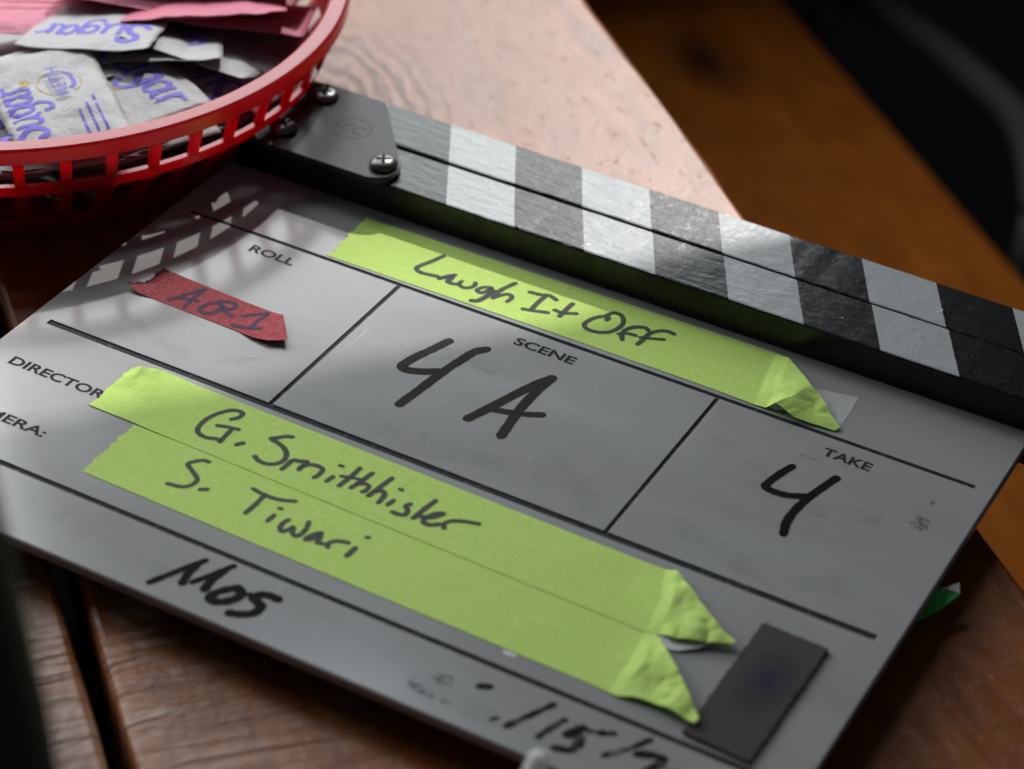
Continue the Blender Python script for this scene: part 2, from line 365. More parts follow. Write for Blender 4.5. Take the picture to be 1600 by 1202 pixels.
TAPE = {
    'T1': [
        [(50.24,27.08,0.15),None,(52.1,1.5,0.15)],
        [(126.81,28.29,0.15),None,(133.82,2.55,0.15)],
        [(181.66,29.21,0.15),None,(187.78,2.5,0.15)],
        [(194.92,29.2,0.2),None,(200.16,1.84,0.3)],
        [(200.11,27.21,1.5),(203.14,13.1,2.4),(203.85,1.84,0.6)],
        [(212.14,15.97,3.2),(209.94,7.66,3.8),(206.44,2.91,2.6)],
        [(216.17,13.47,2.6),(215.92,7.59,2),(213.14,1.08,1.3)],
        [(222.54,7.55,1.4),(221.31,4.75,1.3),(219.96,1.93,0.7)],
        [(226.44,4.23,0.9),(226.12,3.62,0.7),(225.6,2.52,0.5)],
    ],
    'T2': [
        [(36.2,-81.84,1),(35.98,-91.29,0.5),(36.24,-101.45,0.3)],
        [(39.62,-80.39,2.6),(39.87,-90.32,0.5),(40.82,-101.48,0.3)],
        [(45.72,-77.46,1.3),None,(49.92,-101.52,0.3)],
        [(55.05,-77.14,0.32),None,(59.11,-101.81,0.3)],
        [(132.14,-78.01,0.3),None,(141.02,-103,0.3)],
        [(203.18,-78.84,0.3),None,(210.19,-103.96,0.3)],
        [(210.9,-78.85,0.4),(215.04,-89.63,0.8),(217.42,-104.16,0.4)],
        [(214.43,-79.23,1.6),(218.6,-90.19,2.2),(221.14,-103.51,1)],
        [(218.77,-82.82,2.4),(222.5,-91.98,2),(224.93,-103.88,2.2)],
        [(228.24,-90.09,2.8),(228.92,-96.15,2.6),(230.47,-101.94,2)],
        [(235.34,-94.84,2.4),(235,-97.23,2.3),(235.04,-99.98,2)],
        [(239.57,-96.34,2),(239.63,-96.87,2),(239.66,-97.72,2)],
    ],
    'T3': [
        [(52.59,-102.11,0.15),None,(52.66,-127.04,0.15)],
        [(144.24,-101.59,0.15),None,(144.42,-128.15,0.15)],
        [(211.39,-102.59,0.15),None,(214.63,-128.71,0.15)],
        [(217.06,-102.67,0.2),(218.82,-115.43,0.5),(219.42,-129.12,0.2)],
        [(220.23,-103.52,0.8),(222.78,-116.58,2),(222.44,-129.39,0.6)],
        [(225.52,-108.89,2.6),(225.66,-117.91,1.8),(225.32,-128.37,1.2)],
        [(231.86,-115.27,3.4),(229.74,-119.39,1),(229.57,-127.88,1.6)],
        [(238.21,-121.59,3),(236.03,-124.36,2.4),(235.37,-128.05,2)],
        [(243.91,-127.34,2.2),(243.99,-128.23,2.1),(243.76,-129.58,2)],
    ],
    'RED': [
        [(15.18,-34.4,2.2),(12.82,-42.33,0.6),(9.46,-46.56,2.2)],
        [(17.37,-33.52,1.2),(15.26,-41.49,0.2),(14.24,-47.92,0.7)],
        [(21.71,-32.78,0.2),None,(19.17,-47.46,0.15)],
        [(43.8,-33.77,0.15),None,(44.35,-47.93,0.15)],
        [(50.7,-33.97,0.2),None,(51.96,-48.1,0.2)],
        [(54.92,-34.35,0.5),None,(57.32,-49.05,0.8)],
        [(57.2,-34.51,0.8),None,(63,-48.78,1.6)],
        [(58.69,-34.38,1),None,(67.98,-45.77,2.2)],
    ],
}
SHAPE = {
    'PATCH': [(242.55,-85.09,1),(261.11,-85.54,1),(260.7,-133.53,1),(242.24,-132.47,1)],
    'BACK2': [(219.78,-104.5,0.9),(226.48,-103.08,1.2),(234.59,-100.06,1.4),(232.01,-103.02,0.9),(228.05,-106.2,0.6),(225.1,-106.91,0.4),(222.35,-105.86,0.5)],
    'BACK1': [(204.13,2.49,1),(206.1,4.32,1.8),(209.76,5.25,2.2),(213.58,4.6,1.8),(217.18,2.62,1),(214.48,2.75,1),(210.47,3.42,1.3),(206.9,2.34,0.8)],
    'CLEAR': [(210.16,18.51,0.12),(225.21,21.69,0.12),(225.93,12.4,0.12),(226.04,3.74,0.12),(217.18,6.17,0.12)],
    'BIT': [(188.59,-127.83,0.1),(192.91,-127.45,0.1),(192.96,-130.25,0.1),(189.73,-130.54,0.1)],
    'GREEN': [(269.51,-58.67,-7),(269.18,-41.92,-6),(274.44,-44.07,-4.5),(276.26,-41.77,-4),(279.88,-37.42,-3.5),(281.35,-40.42,-4.5),(278.72,-47.38,-6),(275.2,-51.76,-8),(272.6,-54.16,-9)],
    'CHAIR': [(-116.18,889.5,-330),(-80.87,879.3,-330),(-25.11,847.37,-330),(19.96,815.93,-330),(56.66,785.73,-330),(81.71,746.77,-330),(108.19,686.06,-330)],
}

# ================================================================== THE SETTING
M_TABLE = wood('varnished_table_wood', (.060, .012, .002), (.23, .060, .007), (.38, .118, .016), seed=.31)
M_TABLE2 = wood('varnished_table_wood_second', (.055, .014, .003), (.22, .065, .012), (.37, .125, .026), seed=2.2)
M_BENCH = wood('bench_wood', (.17, .036, .003), (.36, .098, .008), (.48, .15, .015), rough=.6, ridges=False, spec=.10, seed=5.1)
# dark knot in the bench seat
def add_knot(mat, x, y, sx, sy):
    nt = mat.node_tree; p = nt.nodes['Principled BSDF']; src = p.inputs['Base Color'].links[0].from_socket
    tc = nt.nodes.new('ShaderNodeTexCoord'); mp = nt.nodes.new('ShaderNodeMapping'); mp.inputs['Scale'].default_value = (sx, sy, 1); mp.inputs['Location'].default_value = (-x * sx, -y * sy, 0)
    mp.inputs['Scale'].default_value[2] = 0.0
    g = nt.nodes.new('ShaderNodeTexGradient'); g.gradient_type = 'SPHERICAL'; mx = nt.nodes.new('ShaderNodeMix'); mx.data_type = 'RGBA'
    nt.links.new(tc.outputs['Object'], mp.inputs['Vector']); nt.links.new(mp.outputs[0], g.inputs[0]); nt.links.new(g.outputs['Fac'], mx.inputs[0])
    nt.links.new(src, mx.inputs[6]); mx.inputs[7].default_value = (.02, .008, .003, 1); nt.links.new(mx.outputs[2], p.inputs['Base Color'])
add_knot(M_BENCH, -0.5547, 0.4277, 18, 34)
M_FLOOR = plain('dark_floor', (.0025, .003, .003), .8, .1, nscale=4)
M_WALL = plain('window_wall_plaster', (.10, .10, .10), .9, .2)

fl = obj('floor', mesh('floor', [(-4, -3, -.76), (4, -3, -.76), (4, 5, -.76), (-4, 5, -.76)], [(0, 1, 2, 3)], M_FLOOR)); fl['kind'] = 'structure'

# wall with the window whose head shades the right half of the slate
def wall_box(s0, s1, z0, z1, vs, fs):
    b = len(vs)
    for n in (WALL_N - .03, WALL_N):
        for z in (z0, z1):
            for s in (s0, s1): vs.append(wall_pt(s, n, z))
    for f in ((0, 1, 3, 2), (4, 6, 7, 5), (0, 4, 5, 1), (2, 3, 7, 6), (0, 2, 6, 4), (1, 5, 7, 3)): fs.append(tuple(b + i for i in f))
HEAD = .905
vs, fs = [], []
wall_box(-2.2, 2.2, HEAD, 2.0, vs, fs); wall_box(-2.2, 2.2, -.76, WIN[2], vs, fs); wall_box(.77, 2.2, WIN[2] + .001, HEAD - .001, vs, fs)
ww = obj('window_wall', mesh('window_wall', vs, fs, M_WALL)); ww['kind'] = 'structure'

# the table: two broad boards with an open joint
table = bpy.data.objects.new('tabletop', None); link(table); table['kind'] = 'structure'; table['label'] = 'varnished brown plank tabletop under the film slate'
ang = math.atan2(U.y, U.x)
def board(name, v0, v1, x0, x1, z0, z1, mat, parent, zoff=0.0, bev=.0022, seed=0):
    bm = bmesh.new(); nx = 90; r = random.Random(seed)
    prof = [(v0, z0), (v0, z1 - bev), (v0 + bev * .35, z1 - bev * .35), (v0 + bev, z1), (v1 - bev, z1), (v1 - bev * .35, z1 - bev * .35), (v1, z1 - bev), (v1, z0)]
    rows = []
    for i in range(nx + 1):
        x = x0 + (x1 - x0) * i / nx; row = []
        for k, (y, z) in enumerate(prof):
            j = .0007 * noise.noise(Vector((x * 60, k * 3.1 + seed, 0))) + .0012 * noise.noise(Vector((x * 9, seed, 4.0)))
            row.append(bm.verts.new((x, y + (j if k < 4 else -j), z)))
        rows.append(row)
    for a, b in zip(rows, rows[1:]):
        for k in range(8): bm.faces.new((a[k], b[k], b[(k + 1) % 8], a[(k + 1) % 8]))
    bm.faces.new(rows[0]); bm.faces.new(rows[-1][::-1])
    bmesh.ops.recalc_face_normals(bm, faces=bm.faces[:])
    o = obj(name, bm_mesh(name, bm, mat), parent); o.rotation_euler = (0, 0, ang); o.location = (0, 0, zoff)
    return o
vg = V.dot(Vector((.0663, -.1483, 0))); vgl = V.dot(Vector((.0607, -.1518, 0))); ve = V.dot(Vector((.157, .1055, 0)))
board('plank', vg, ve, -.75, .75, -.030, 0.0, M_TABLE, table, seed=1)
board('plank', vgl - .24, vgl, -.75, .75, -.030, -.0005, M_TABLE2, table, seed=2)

# bench seat below the far edge of the table
b0, b1 = Vector((-.10587, .7939, 0)), Vector((.13321, .57287, 0)); bd = (b1 - b0).normalized(); bn = Vector((-bd.y, bd.x, 0))
bench = thing('bench', 'orange brown wooden bench seat beyond and below the edge of the table', 'bench', (0, 0, -.76))
bo = bn.dot(b0)
bm = box_bm(-1.0, 1.2, bo - .34, bo, .428, .472, .006)
s_ = obj('seat', bm_mesh('seat', bm, M_BENCH), bench); s_.rotation_euler = (0, 0, math.atan2(bd.y, bd.x))
for x in (-.62, .86):
    l_ = obj('leg', bm_mesh('leg', box_bm(x - .03, x + .03, bo - .30, bo - .05, 0.001, .4279, .004), M_BENCH), bench); l_.rotation_euler = s_.rotation_euler

# dark chair frame far behind, out of focus
M_CHAIR = plain('grey_metal', (.075, .078, .075), .5, .4)
def tube(points, rad, n=12):
    pts = catmull(points, 6); vs, fs = [], []
    for i, p in enumerate(pts):
        d = (pts[min(i + 1, len(pts) - 1)] - pts[max(i - 1, 0)]).normalized()
        a = d.cross(Vector((0, 0, 1)));  a = a.normalized() if a.length > 1e-4 else Vector((1, 0, 0)); b = d.cross(a)
        for k in range(n):
            t = 2 * math.pi * k / n; vs.append(p + (a * math.cos(t) + b * math.sin(t)) * rad)
    for i in range(len(pts) - 1):
        for k in range(n): fs.append((i * n + k, i * n + (k + 1) % n, (i + 1) * n + (k + 1) % n, (i + 1) * n + k))
    fs.append(tuple(range(n))[::-1]); fs.append(tuple((len(pts) - 1) * n + k for k in range(n)))
    return vs, fs
cp = [Vector(p) * MM + Vector((0, 0, ZP)) for p in SHAPE['CHAIR']]
chair = thing('chair', 'curved dark grey metal chair frame in the dark behind the bench', 'chair', (cp[3].x, cp[3].y, -.76))
vs, fs = tube([p - chair.location for p in cp], .011); obj('top_rail', mesh('top_rail', vs, fs, M_CHAIR, True), chair)
for e in (cp[0], cp[-1]):
    vs, fs = tube([e - chair.location + Vector((0, 0, -.004)), Vector((e.x, e.y, -.5)) - chair.location, Vector((e.x, e.y, -.759)) - chair.location], .011)
    obj('leg', mesh('leg', vs, fs, M_CHAIR, True), chair)

# ================================================================== THE CLAPPERBOARD
def acrylic():
    t = NT('white_acrylic'); v = t.obj_coord()
    smear = t.noise(t.obj_coord((9, 28, 1), (0, 0, .5)), 1.0, 4, .6, .6)
    t.col(t.mixc(t.ramp(smear, [(.35, (0, 0, 0)), (.75, (1, 1, 1))]), (.255, .252, .249), (.300, .300, .299)))
    scr = None
    for k, (sc, rot, lo, hi) in enumerate((((170, 5.0, 1), .5, .72, .78), ((210, 7.0, 1), -.9, .73, .79), ((260, 9.0, 1), 1.9, .73, .79))):
        f = t.noise(t.obj_coord((sc[0] * 4, sc[1] * 6, 1), (0, 0, rot), (k * 3.3, k, 0)), 1.0, 2, .5, .5)
        f = t.ramp(f, [(lo, (0, 0, 0)), (hi, (1, 1, 1))]); scr = f if scr is None else t.mixc(1.0, scr, f, 'ADD')
    sp = t.ramp(t.noise(v, 260, 2), [(.76, (0, 0, 0)), (.80, (1, 1, 1))])
    r = t.math('ADD', t.math('MULTIPLY', smear, .09), .125); r = t.math('ADD', r, t.math('MULTIPLY', scr, .10)); t.rough(r)
    n = t.bump(t.noise(v, 34, 3), .05, .0006); n = t.bump(scr, .03, .0002, n); n = t.bump(sp, .2, .0002, n); t.nor(n)
    t.set(Subsurface_Weight=.25, Subsurface_Scale=.004, Subsurface_Radius=(1, .8, .75), IOR=1.49, Specular_IOR_Level=.52)
    return t.m
M_ACR = acrylic()
def ink_mat(name, color, lo, hi, scale=300, rough=.5, op=(.7, 1.0), spec=.4):
    t = NT(name); v = t.obj_coord(); f = t.noise(v, scale, 4, .65)
    t.col(t.mixc(f, tuple(c * .7 for c in color), tuple(c * 1.4 for c in color))); t.set(Roughness=rough, Specular_IOR_Level=spec)
    tr = t.N('ShaderNodeBsdfTransparent'); mx = t.N('ShaderNodeMixShader')
    fac = t.N('ShaderNodeMapRange'); fac.inputs['From Min'].default_value = lo; fac.inputs['From Max'].default_value = hi
    fac.inputs['To Min'].default_value = op[0]; fac.inputs['To Max'].default_value = op[1]
    t.L(f, fac.inputs['Value']); t.L(fac.outputs[0], mx.inputs['Fac']); t.L(tr.outputs[0], mx.inputs[1]); t.L(t.p.outputs[0], mx.inputs[2])
    t.L(mx.outputs[0], t.out.inputs['Surface']); return t.m
M_GROOVE = ink_mat('engraving_paint', (.016, .020, .022), .36, .50, 420, .7, (.55, 1.0), .15)
M_PRINT = ink_mat('label_paint', (.010, .012, .013), .30, .42, 900, .7, (.75, 1.0), .12)
M_MARK = ink_mat('dry_marker_brown', (.012, .010, .007), .38, .62, 110, .5, (1.0, .88), .05)
M_MARK2 = ink_mat('dry_marker_black', (.004, .004, .0035), .30, .45, 160, .6, (.985, 1.0), .03)
M_SMUDGE = ink_mat('marker_smudge', (.03, .032, .035), .42, .66, 700, .6, (.0, .8))
M_PEN = ink_mat('felt_pen_grey', (.045, .047, .052), .32, .60, 2600, .7, (.55, 1.0), .2)
M_PENB = ink_mat('felt_pen_blue', (.030, .022, .060), .36, .60, 1500, .7, (.35, 1.0), .2)

slate = thing('clapperboard', 'white acrylic film slate with black and white striped clapper sticks lying on the table', 'clapperboard', (0, 0, 0))
XL, XR, YT, YB, XV1, XV2, XE, Y2, Y3, TH = -6.55, 275.72, 40.0, -159.6, 79.71, 189.62, 270.0, -73.97, -135.56, 3.0
def plate_mesh():
    lines = [('h', -0.9, 0.8, 0, XE), ('h', Y2 - 1.25, Y2 + 1.25, 0, XE), ('h', Y3 - 1.0, Y3 + 1.0, 0, XE),
             ('v', XV1 - .8, XV1 + .8, Y2 + 1.25, -0.9), ('v', XV2 - .7, XV2 + .7, Y2 + 1.25, -0.9)]
    grooves = [(a[3], a[4], a[1], a[2]) if a[0] == 'h' else (a[1], a[2], a[3], a[4]) for a in lines]
    xs = sorted({XL, XR} | {g[0] for g in grooves} | {g[1] for g in grooves}); ys = sorted({YB, YT} | {g[2] for g in grooves} | {g[3] for g in grooves})
    dep = lambda x, y: .55 if any(g[0] < x < g[1] and g[2] < y < g[3] for g in grooves) else 0.0
    vs, fs, idx = [], [], {}
    def vtx(x, y, z):
        k = (round(x, 4), round(y, 4), round(z, 4))
        if k not in idx: idx[k] = len(vs); vs.append((x * MM, y * MM, z * MM))
        return idx[k]
    zc = [[-dep((xs[i] + xs[i + 1]) / 2, (ys[j] + ys[j + 1]) / 2) for j in range(len(ys) - 1)] for i in range(len(xs) - 1)]
    NI, NJ = len(xs) - 1, len(ys) - 1
    for i in range(NI):
        for j in range(NJ):
            z = zc[i][j]; x0, x1, y0, y1 = xs[i], xs[i + 1], ys[j], ys[j + 1]
            fs.append((vtx(x0, y0, z), vtx(x1, y0, z), vtx(x1, y1, z), vtx(x0, y1, z)))
            fs.append((vtx(x0, y0, -TH), vtx(x0, y1, -TH), vtx(x1, y1, -TH), vtx(x1, y0, -TH)))
            zr = zc[i + 1][j] if i + 1 < NI else -TH
            if zr != z: fs.append((vtx(x1, y0, z), vtx(x1, y0, zr), vtx(x1, y1, zr), vtx(x1, y1, z)))
            if i == 0: fs.append((vtx(x0, y0, z), vtx(x0, y1, z), vtx(x0, y1, -TH), vtx(x0, y0, -TH)))
            zu = zc[i][j + 1] if j + 1 < NJ else -TH
            if zu != z: fs.append((vtx(x0, y1, z), vtx(x1, y1, z), vtx(x1, y1, zu), vtx(x0, y1, zu)))
            if j == 0: fs.append((vtx(x0, y0, z), vtx(x0, y0, -TH), vtx(x1, y0, -TH), vtx(x1, y0, z)))
    bm = bmesh.new(); me = mesh('slate_plate', vs, fs); bm.from_mesh(me); bmesh.ops.recalc_face_normals(bm, faces=bm.faces[:])
    out = [e for e in bm.edges if len(e.link_faces) == 2 and abs(e.verts[0].co.z) < 1e-7 and abs(e.verts[1].co.z) < 1e-7 and
           any(abs(f.normal.z) < .1 and (abs(abs(f.calc_center_median().x - (XL + XR) / 2 * MM) - (XR - XL) / 2 * MM) < 1e-5 or abs(f.calc_center_median().y - YB * MM) < 1e-5) for f in e.link_faces)]
    bmesh.ops.bevel(bm, geom=out, offset=.35 * MM, segments=2, affect='EDGES')
    return bm_mesh('slate_plate', bm, M_ACR), grooves
pm, grooves = plate_mesh()
plate = obj('slate_plate', pm, slate); plate.location = (0, 0, ZP)
for g in grooves:
    x0, x1, y0, y1 = (q * MM for q in g); n = 40; vs, fs = [], []; hor = (x1 - x0) > (y1 - y0)
    e = .00002
    vs = [(x0 + e, y0 + e, -.00044), (x1 - e, y0 + e, -.00044), (x1 - e, y1 - e, -.00044), (x0 + e, y1 - e, -.00044)]
    obj('engraved_line', mesh('engraved_line', vs, [(0, 1, 2, 3)], M_GROOVE), plate)

def text_part(name, body, x, y, height, width, mat, parent, z=.00005, rot=0.0, bold=0.0, shear=0.0):
    cu = bpy.data.curves.new('t', 'FONT'); cu.body = body; cu.size = 1.0; cu.offset = bold; cu.shear = shear; cu.resolution_u = 4
    to = bpy.data.objects.new('t', cu); link(to); dg = bpy.context.evaluated_depsgraph_get()
    me = bpy.data.meshes.new_from_object(to.evaluated_get(dg)); bpy.data.objects.remove(to); bpy.data.curves.remove(cu)
    xs = [v.co.x for v in me.vertices]; ys = [v.co.y for v in me.vertices]
    sx = width / (max(xs) - min(xs)); sy = height / (max(ys) - min(ys)); x0, y0 = min(xs), min(ys)
    for v in me.vertices: v.co = ((v.co.x - x0) * sx, (v.co.y - y0) * sy, 0)
    me.name = name; me.materials.clear(); me.materials.append(mat)
    o = obj(name, me, parent); o.location = (x, y, z); o.rotation_euler = (0, 0, rot); return o
PL = lambda body, x, y, wd: text_part('engraved_label', body, x * MM, y * MM, 4.0 * MM, wd * MM, M_PRINT, plate, bold=.028)
PL('ROLL', 28.75, -9.6, 16.6); PL('SCENE', 124.7, -9.1, 20.6); PL('TAKE', 226.4, -9.6, 15.0)
PL('DIRECTOR:', 3.0, -97.4, 35.0); PL('CAMERA:', 2.6, -120.8, 31.2)
flat = lambda z: (lambda x, y: z)
def marks(name, key, mat, seed, wv=.12):
    vs, fs = ribbon(INK[key], flat(0.0), seed=seed, wvar=wv); return obj(name, mesh(name, vs, fs, mat), plate)
marks('marker_writing', 'FOURA', M_MARK, 3); marks('marker_writing', 'FOUR', M_MARK2, 4)
marks('marker_writing', 'MOS', M_MARK2, 5, .2); marks('marker_writing', 'DATE', ink_mat('faded_marker', (.007, .007, .007), .34, .56, 210, .6, (.30, 1.0), .03), 6, .45)
def smudge(x, y, rx, ry, seed):
    r = random.Random(seed); vs = [(x * MM, y * MM, .00003)]; n = 18
    for i in range(n):
        a = 2 * math.pi * i / n; k = 1 + r.uniform(-.3, .3); vs.append(((x + math.cos(a) * rx * k) * MM, (y + math.sin(a) * ry * k) * MM, .00003))
    obj('ink_smudge', mesh('ink_smudge', vs, [(0, 1 + i, 1 + (i + 1) % n) for i in range(n)], M_SMUDGE), plate)
for a in ((262.5, -23.5, 2.6, 3.6, 1), (262.0, -13.0, .8, 1.0, 2), (181.5, -146.5, 2.8, 2.0, 3), (178.5, -153.0, 4.2, 1.8, 4), (186, -153.5, 1.2, .9, 5), (113.5, -48, .45, .4, 6), (105, -55, .4, .3, 7), (224, -12.6, 2.6, .45, 8)): smudge(*a)

# fine scuffs and wiped marker ghosts on the acrylic
M_SCUFF = ink_mat('acrylic_scuff', (.50, .52, .53), .35, .65, 500, .5, (.04, .30), .5)
M_GHOST = ink_mat('wiped_marker_ghost', (.10, .10, .105), .42, .72, 90, .4, (.0, .15), .4)
r = random.Random(11); st = []
for k in range(95):
    x, y = r.uniform(0, 268), r.uniform(-155, 25); a = r.gauss(.75, .7); ln = r.uniform(3, 26) * (1 if r.random() < .7 else 1.6); cv = r.uniform(-.25, .25)
    st.append((r.uniform(.07, .20), [(x + math.cos(a + cv * (q - 1.5)) * ln * q / 3, y + math.sin(a + cv * (q - 1.5)) * ln * q / 3) for q in range(4)]))
st = [(w_, [p for p in pts if 0 < p[0] < 272 and -157 < p[1] < 30]) for w_, pts in st]; st = [q for q in st if len(q[1]) > 2]
vs, fs = ribbon(st, flat(0.0), lift=.00001, wvar=.3); obj('scuff_marks', mesh('scuff_marks', vs, fs, M_SCUFF), plate)['kind'] = 'stuff'
st = [(9, [(95, -62), (130, -66), (165, -58), (180, -64)]), (7, [(200, -20), (225, -34), (250, -28)]), (6, [(100, -30), (118, -22), (140, -28)]), (6, [(176, -150), (205, -153), (230, -148)]), (5, [(20, -60), (45, -66), (66, -58)]), (8, [(205, -60), (235, -66), (258, -58)]), (5, [(60, -146), (95, -150), (120, -146)])]
vs, fs = ribbon(st, flat(0.0), lift=.000008, wvar=.35); obj('wiped_smear', mesh('wiped_smear', vs, fs, M_GHOST), plate)['kind'] = 'stuff'

# clapper sticks
def stick_mat():
    t = NT('striped_paint'); tc = t.N('ShaderNodeTexCoord'); sep = t.N('ShaderNodeSeparateXYZ'); t.L(tc.outputs['Object'], sep.inputs[0])
    k = t.math('ADD', sep.outputs['X'], t.math('MULTIPLY', sep.outputs['Y'], .548))
    ph = t.math('FRACT', t.math('DIVIDE', t.math('SUBTRACT', k, .0947), .0498))
    wob = t.math('MULTIPLY', t.math('SUBTRACT', t.noise(t.obj_coord(), 300, 3), .5), .012)
    st = t.math('LESS_THAN', t.math('ADD', ph, wob), .5)
    geo = t.N('ShaderNodeNewGeometry'); sn = t.N('ShaderNodeSeparateXYZ'); t.L(geo.outputs['Normal'], sn.inputs[0])
    st = t.math('MULTIPLY', st, t.math('GREATER_THAN', sn.outputs['Z'], .6))
    v = t.obj_coord(); chip = t.math('LESS_THAN', t.noise(v, 330, 4, .7), .33)
    c = t.mixc(st, (.006, .007, .008), (.31, .325, .325)); c = t.mixc(t.math('MULTIPLY', chip, .55), c, (.10, .10, .10)); t.col(c)
    pit = t.noise(v, 420, 4, .6); wav = t.noise(t.obj_coord((90, 330, 90)), 1.0, 4, .6, .4)
    t.rough(t.math('ADD', t.math('MULTIPLY', pit, .14), .20))
    n = t.bump(wav, .22, .0012); n = t.bump(pit, .16, .0005, n)
    dents = t.ramp(t.noise(v, 130, 3, .6), [(.70, (0, 0, 0)), (.76, (1, 1, 1))]); n = t.bump(dents, .35, .0006, n)
    y = sep.outputs['Y']; gl = t.math('ABSOLUTE', t.math('SUBTRACT', t.math('ADD', y, t.math('MULTIPLY', sep.outputs['X'], -.004)), .0585))
    grv = t.math('LESS_THAN', gl, .0003); rng = t.math('MULTIPLY', t.math('GREATER_THAN', sep.outputs['X'], .075), t.math('LESS_THAN', sep.outputs['X'], .206))
    n = t.bump(t.math('MULTIPLY', t.math('MULTIPLY', grv, rng), -1.0), .6, .0007, n)
    t.nor(n); t.set(Specular_IOR_Level=.36); return t.m
M_STICK = stick_mat()
def stick(name, y0, y1, dx=0.0):
    bm = bmesh.new(); nx = 60; b = .0007; z0, z1 = .0003, ZP + .0112; x0, x1 = -.004, .2865
    prof = [(y0, z0), (y0, z1 - b), (y0 + b * .3, z1 - b * .3), (y0 + b, z1), (y1 - b, z1), (y1 - b * .3, z1 - b * .3), (y1, z1 - b), (y1, z0)]
    rows = []
    for i in range(nx + 1):
        x = x0 + (x1 - x0) * i / nx
        rows.append([bm.verts.new((x, y + .00016 * noise.noise(Vector((x * 160, k, y0 * 99))), z + (.00010 * noise.noise(Vector((x * 200, k + 9, y0 * 99))) if 0 < k < 7 else 0))) for k, (y, z) in enumerate(prof)])
    for a, c in zip(rows, rows[1:]):
        for k in range(8): bm.faces.new((a[k], c[k], c[(k + 1) % 8], a[(k + 1) % 8]))
    bm.faces.new(rows[0]); bm.faces.new(rows[-1][::-1]); bmesh.ops.recalc_face_normals(bm, faces=bm.faces[:])
    return obj(name, bm_mesh(name, bm, M_STICK), slate)
lo = stick('lower_clapper_stick', .0326, .0541)
up = stick('upper_clapper_stick', .0562, .0777)
up.location = (.0, -.0001, 0); up.rotation_euler = (0, 0, math.radians(-.42))
lo['label'] = 'fixed lower clapper stick with diagonal black and white stripes'; up['label'] = 'hinged upper clapper stick with diagonal black and white stripes'

M_HINGE = NT('brushed_grey_metal'); _v = M_HINGE.obj_coord()
M_HINGE.col(M_HINGE.mixc(M_HINGE.noise(_v, 240, 4), (.022, .024, .025), (.034, .036, .038)))
M_HINGE.set(Metallic=.0, Roughness=.32, Specular_IOR_Level=.13); M_HINGE.nor(M_HINGE.bump(M_HINGE.noise(_v, 500, 3), .12, .0003)); M_HINGE = M_HINGE.m
M_SCREW = plain('dark_screw_metal', (.12, .12, .115), .34, .5, .8, 300, .1, .0002)
M_HOLE = plain('screw_recess', (.006, .006, .006), .8, .2)
def rounded(pts, rads, seg=7):
    out = []; n = len(pts)
    for i, (p, r) in enumerate(zip(pts, rads)):
        p = Vector(p); a = (Vector(pts[i - 1]) - p).normalized(); b = (Vector(pts[(i + 1) % n]) - p).normalized()
        th = a.angle(b); d = r / math.tan(th / 2); c = p + (a + b).normalized() * (r / math.sin(th / 2))
        s, e = p + a * d - c, p + b * d - c; a0 = math.atan2(s.y, s.x); da = (math.atan2(e.y, e.x) - a0 + math.pi) % (2 * math.pi) - math.pi
        out += [(c.x + math.cos(a0 + da * k / seg) * r, c.y + math.sin(a0 + da * k / seg) * r) for k in range(seg + 1)]
    return out
hp = rounded([(-.0045, .0302), (.0632, .0302), (.0290, .0742), (-.0015, .0742)], [.006, .0072, .004, .007])
ZH = ZP + .0114
hinge = obj('hinge_plate', bm_mesh('hinge_plate', prism_bm(hp, ZH, ZH + .0020, .0005), M_HINGE), slate)
prof = [(0, .0000), (.0046, .0000), (.0047, .0008), (.0044, .0017), (.0036, .0024), (.0022, .0028), (.0001, .0029)]
vs, fs = lathe(prof, 28, False); scm = mesh('screw', vs, fs, M_SCREW, True)
rb = bmesh.new()
for rot in (0, math.pi / 2):
    b = box_bm(-.0024, .0024, -.0005, .0005, 0, .0006); me_ = bm_mesh('x', b); me_.transform(Matrix.Rotation(rot, 4, 'Z') @ Matrix.Translation((0, 0, .0024 + rot * .00002))); rb.from_mesh(me_)
recm = bm_mesh('screw_recess', rb, M_HOLE)
for k, (x, y, r_) in enumerate(((.0495, .0388, .5), (.0097, .0405, .9), (.0100, .0657, .2))):
    s_ = obj('screw', scm, hinge); s_.location = (x, y, ZH + .0020); s_.rotation_euler = (0, 0, r_)
    q = obj('screw_recess', recm, s_)
# faint stamped ring with two letters on the hinge plate
M_STAMP = plain('stamped_mark', (.012, .013, .013), .40, .07, .0)
cx, cy = .0287, .0533
ring = [(.28, [((cx + .0062 * math.cos(a)) / MM, (cy + .0062 * math.sin(a)) / MM) for a in [math.radians(d) for d in range(0, 361, 15)]]),
        (.45, [((cx - .0008) / MM + 2.2 * math.cos(math.radians(d)) - .8, cy / MM + 2.2 * math.sin(math.radians(d))) for d in range(50, 311, 26)]),
        (.45, [((cx + .0036) / MM + 2.2 * math.cos(math.radians(d)) - .8, cy / MM + 2.2 * math.sin(math.radians(d))) for d in range(50, 311, 26)])]
vs, fs = ribbon(ring, flat(ZH + .0020), lift=.00003, wvar=.05); obj('stamped_emblem', mesh('stamped_emblem', vs, fs, M_STAMP), hinge)

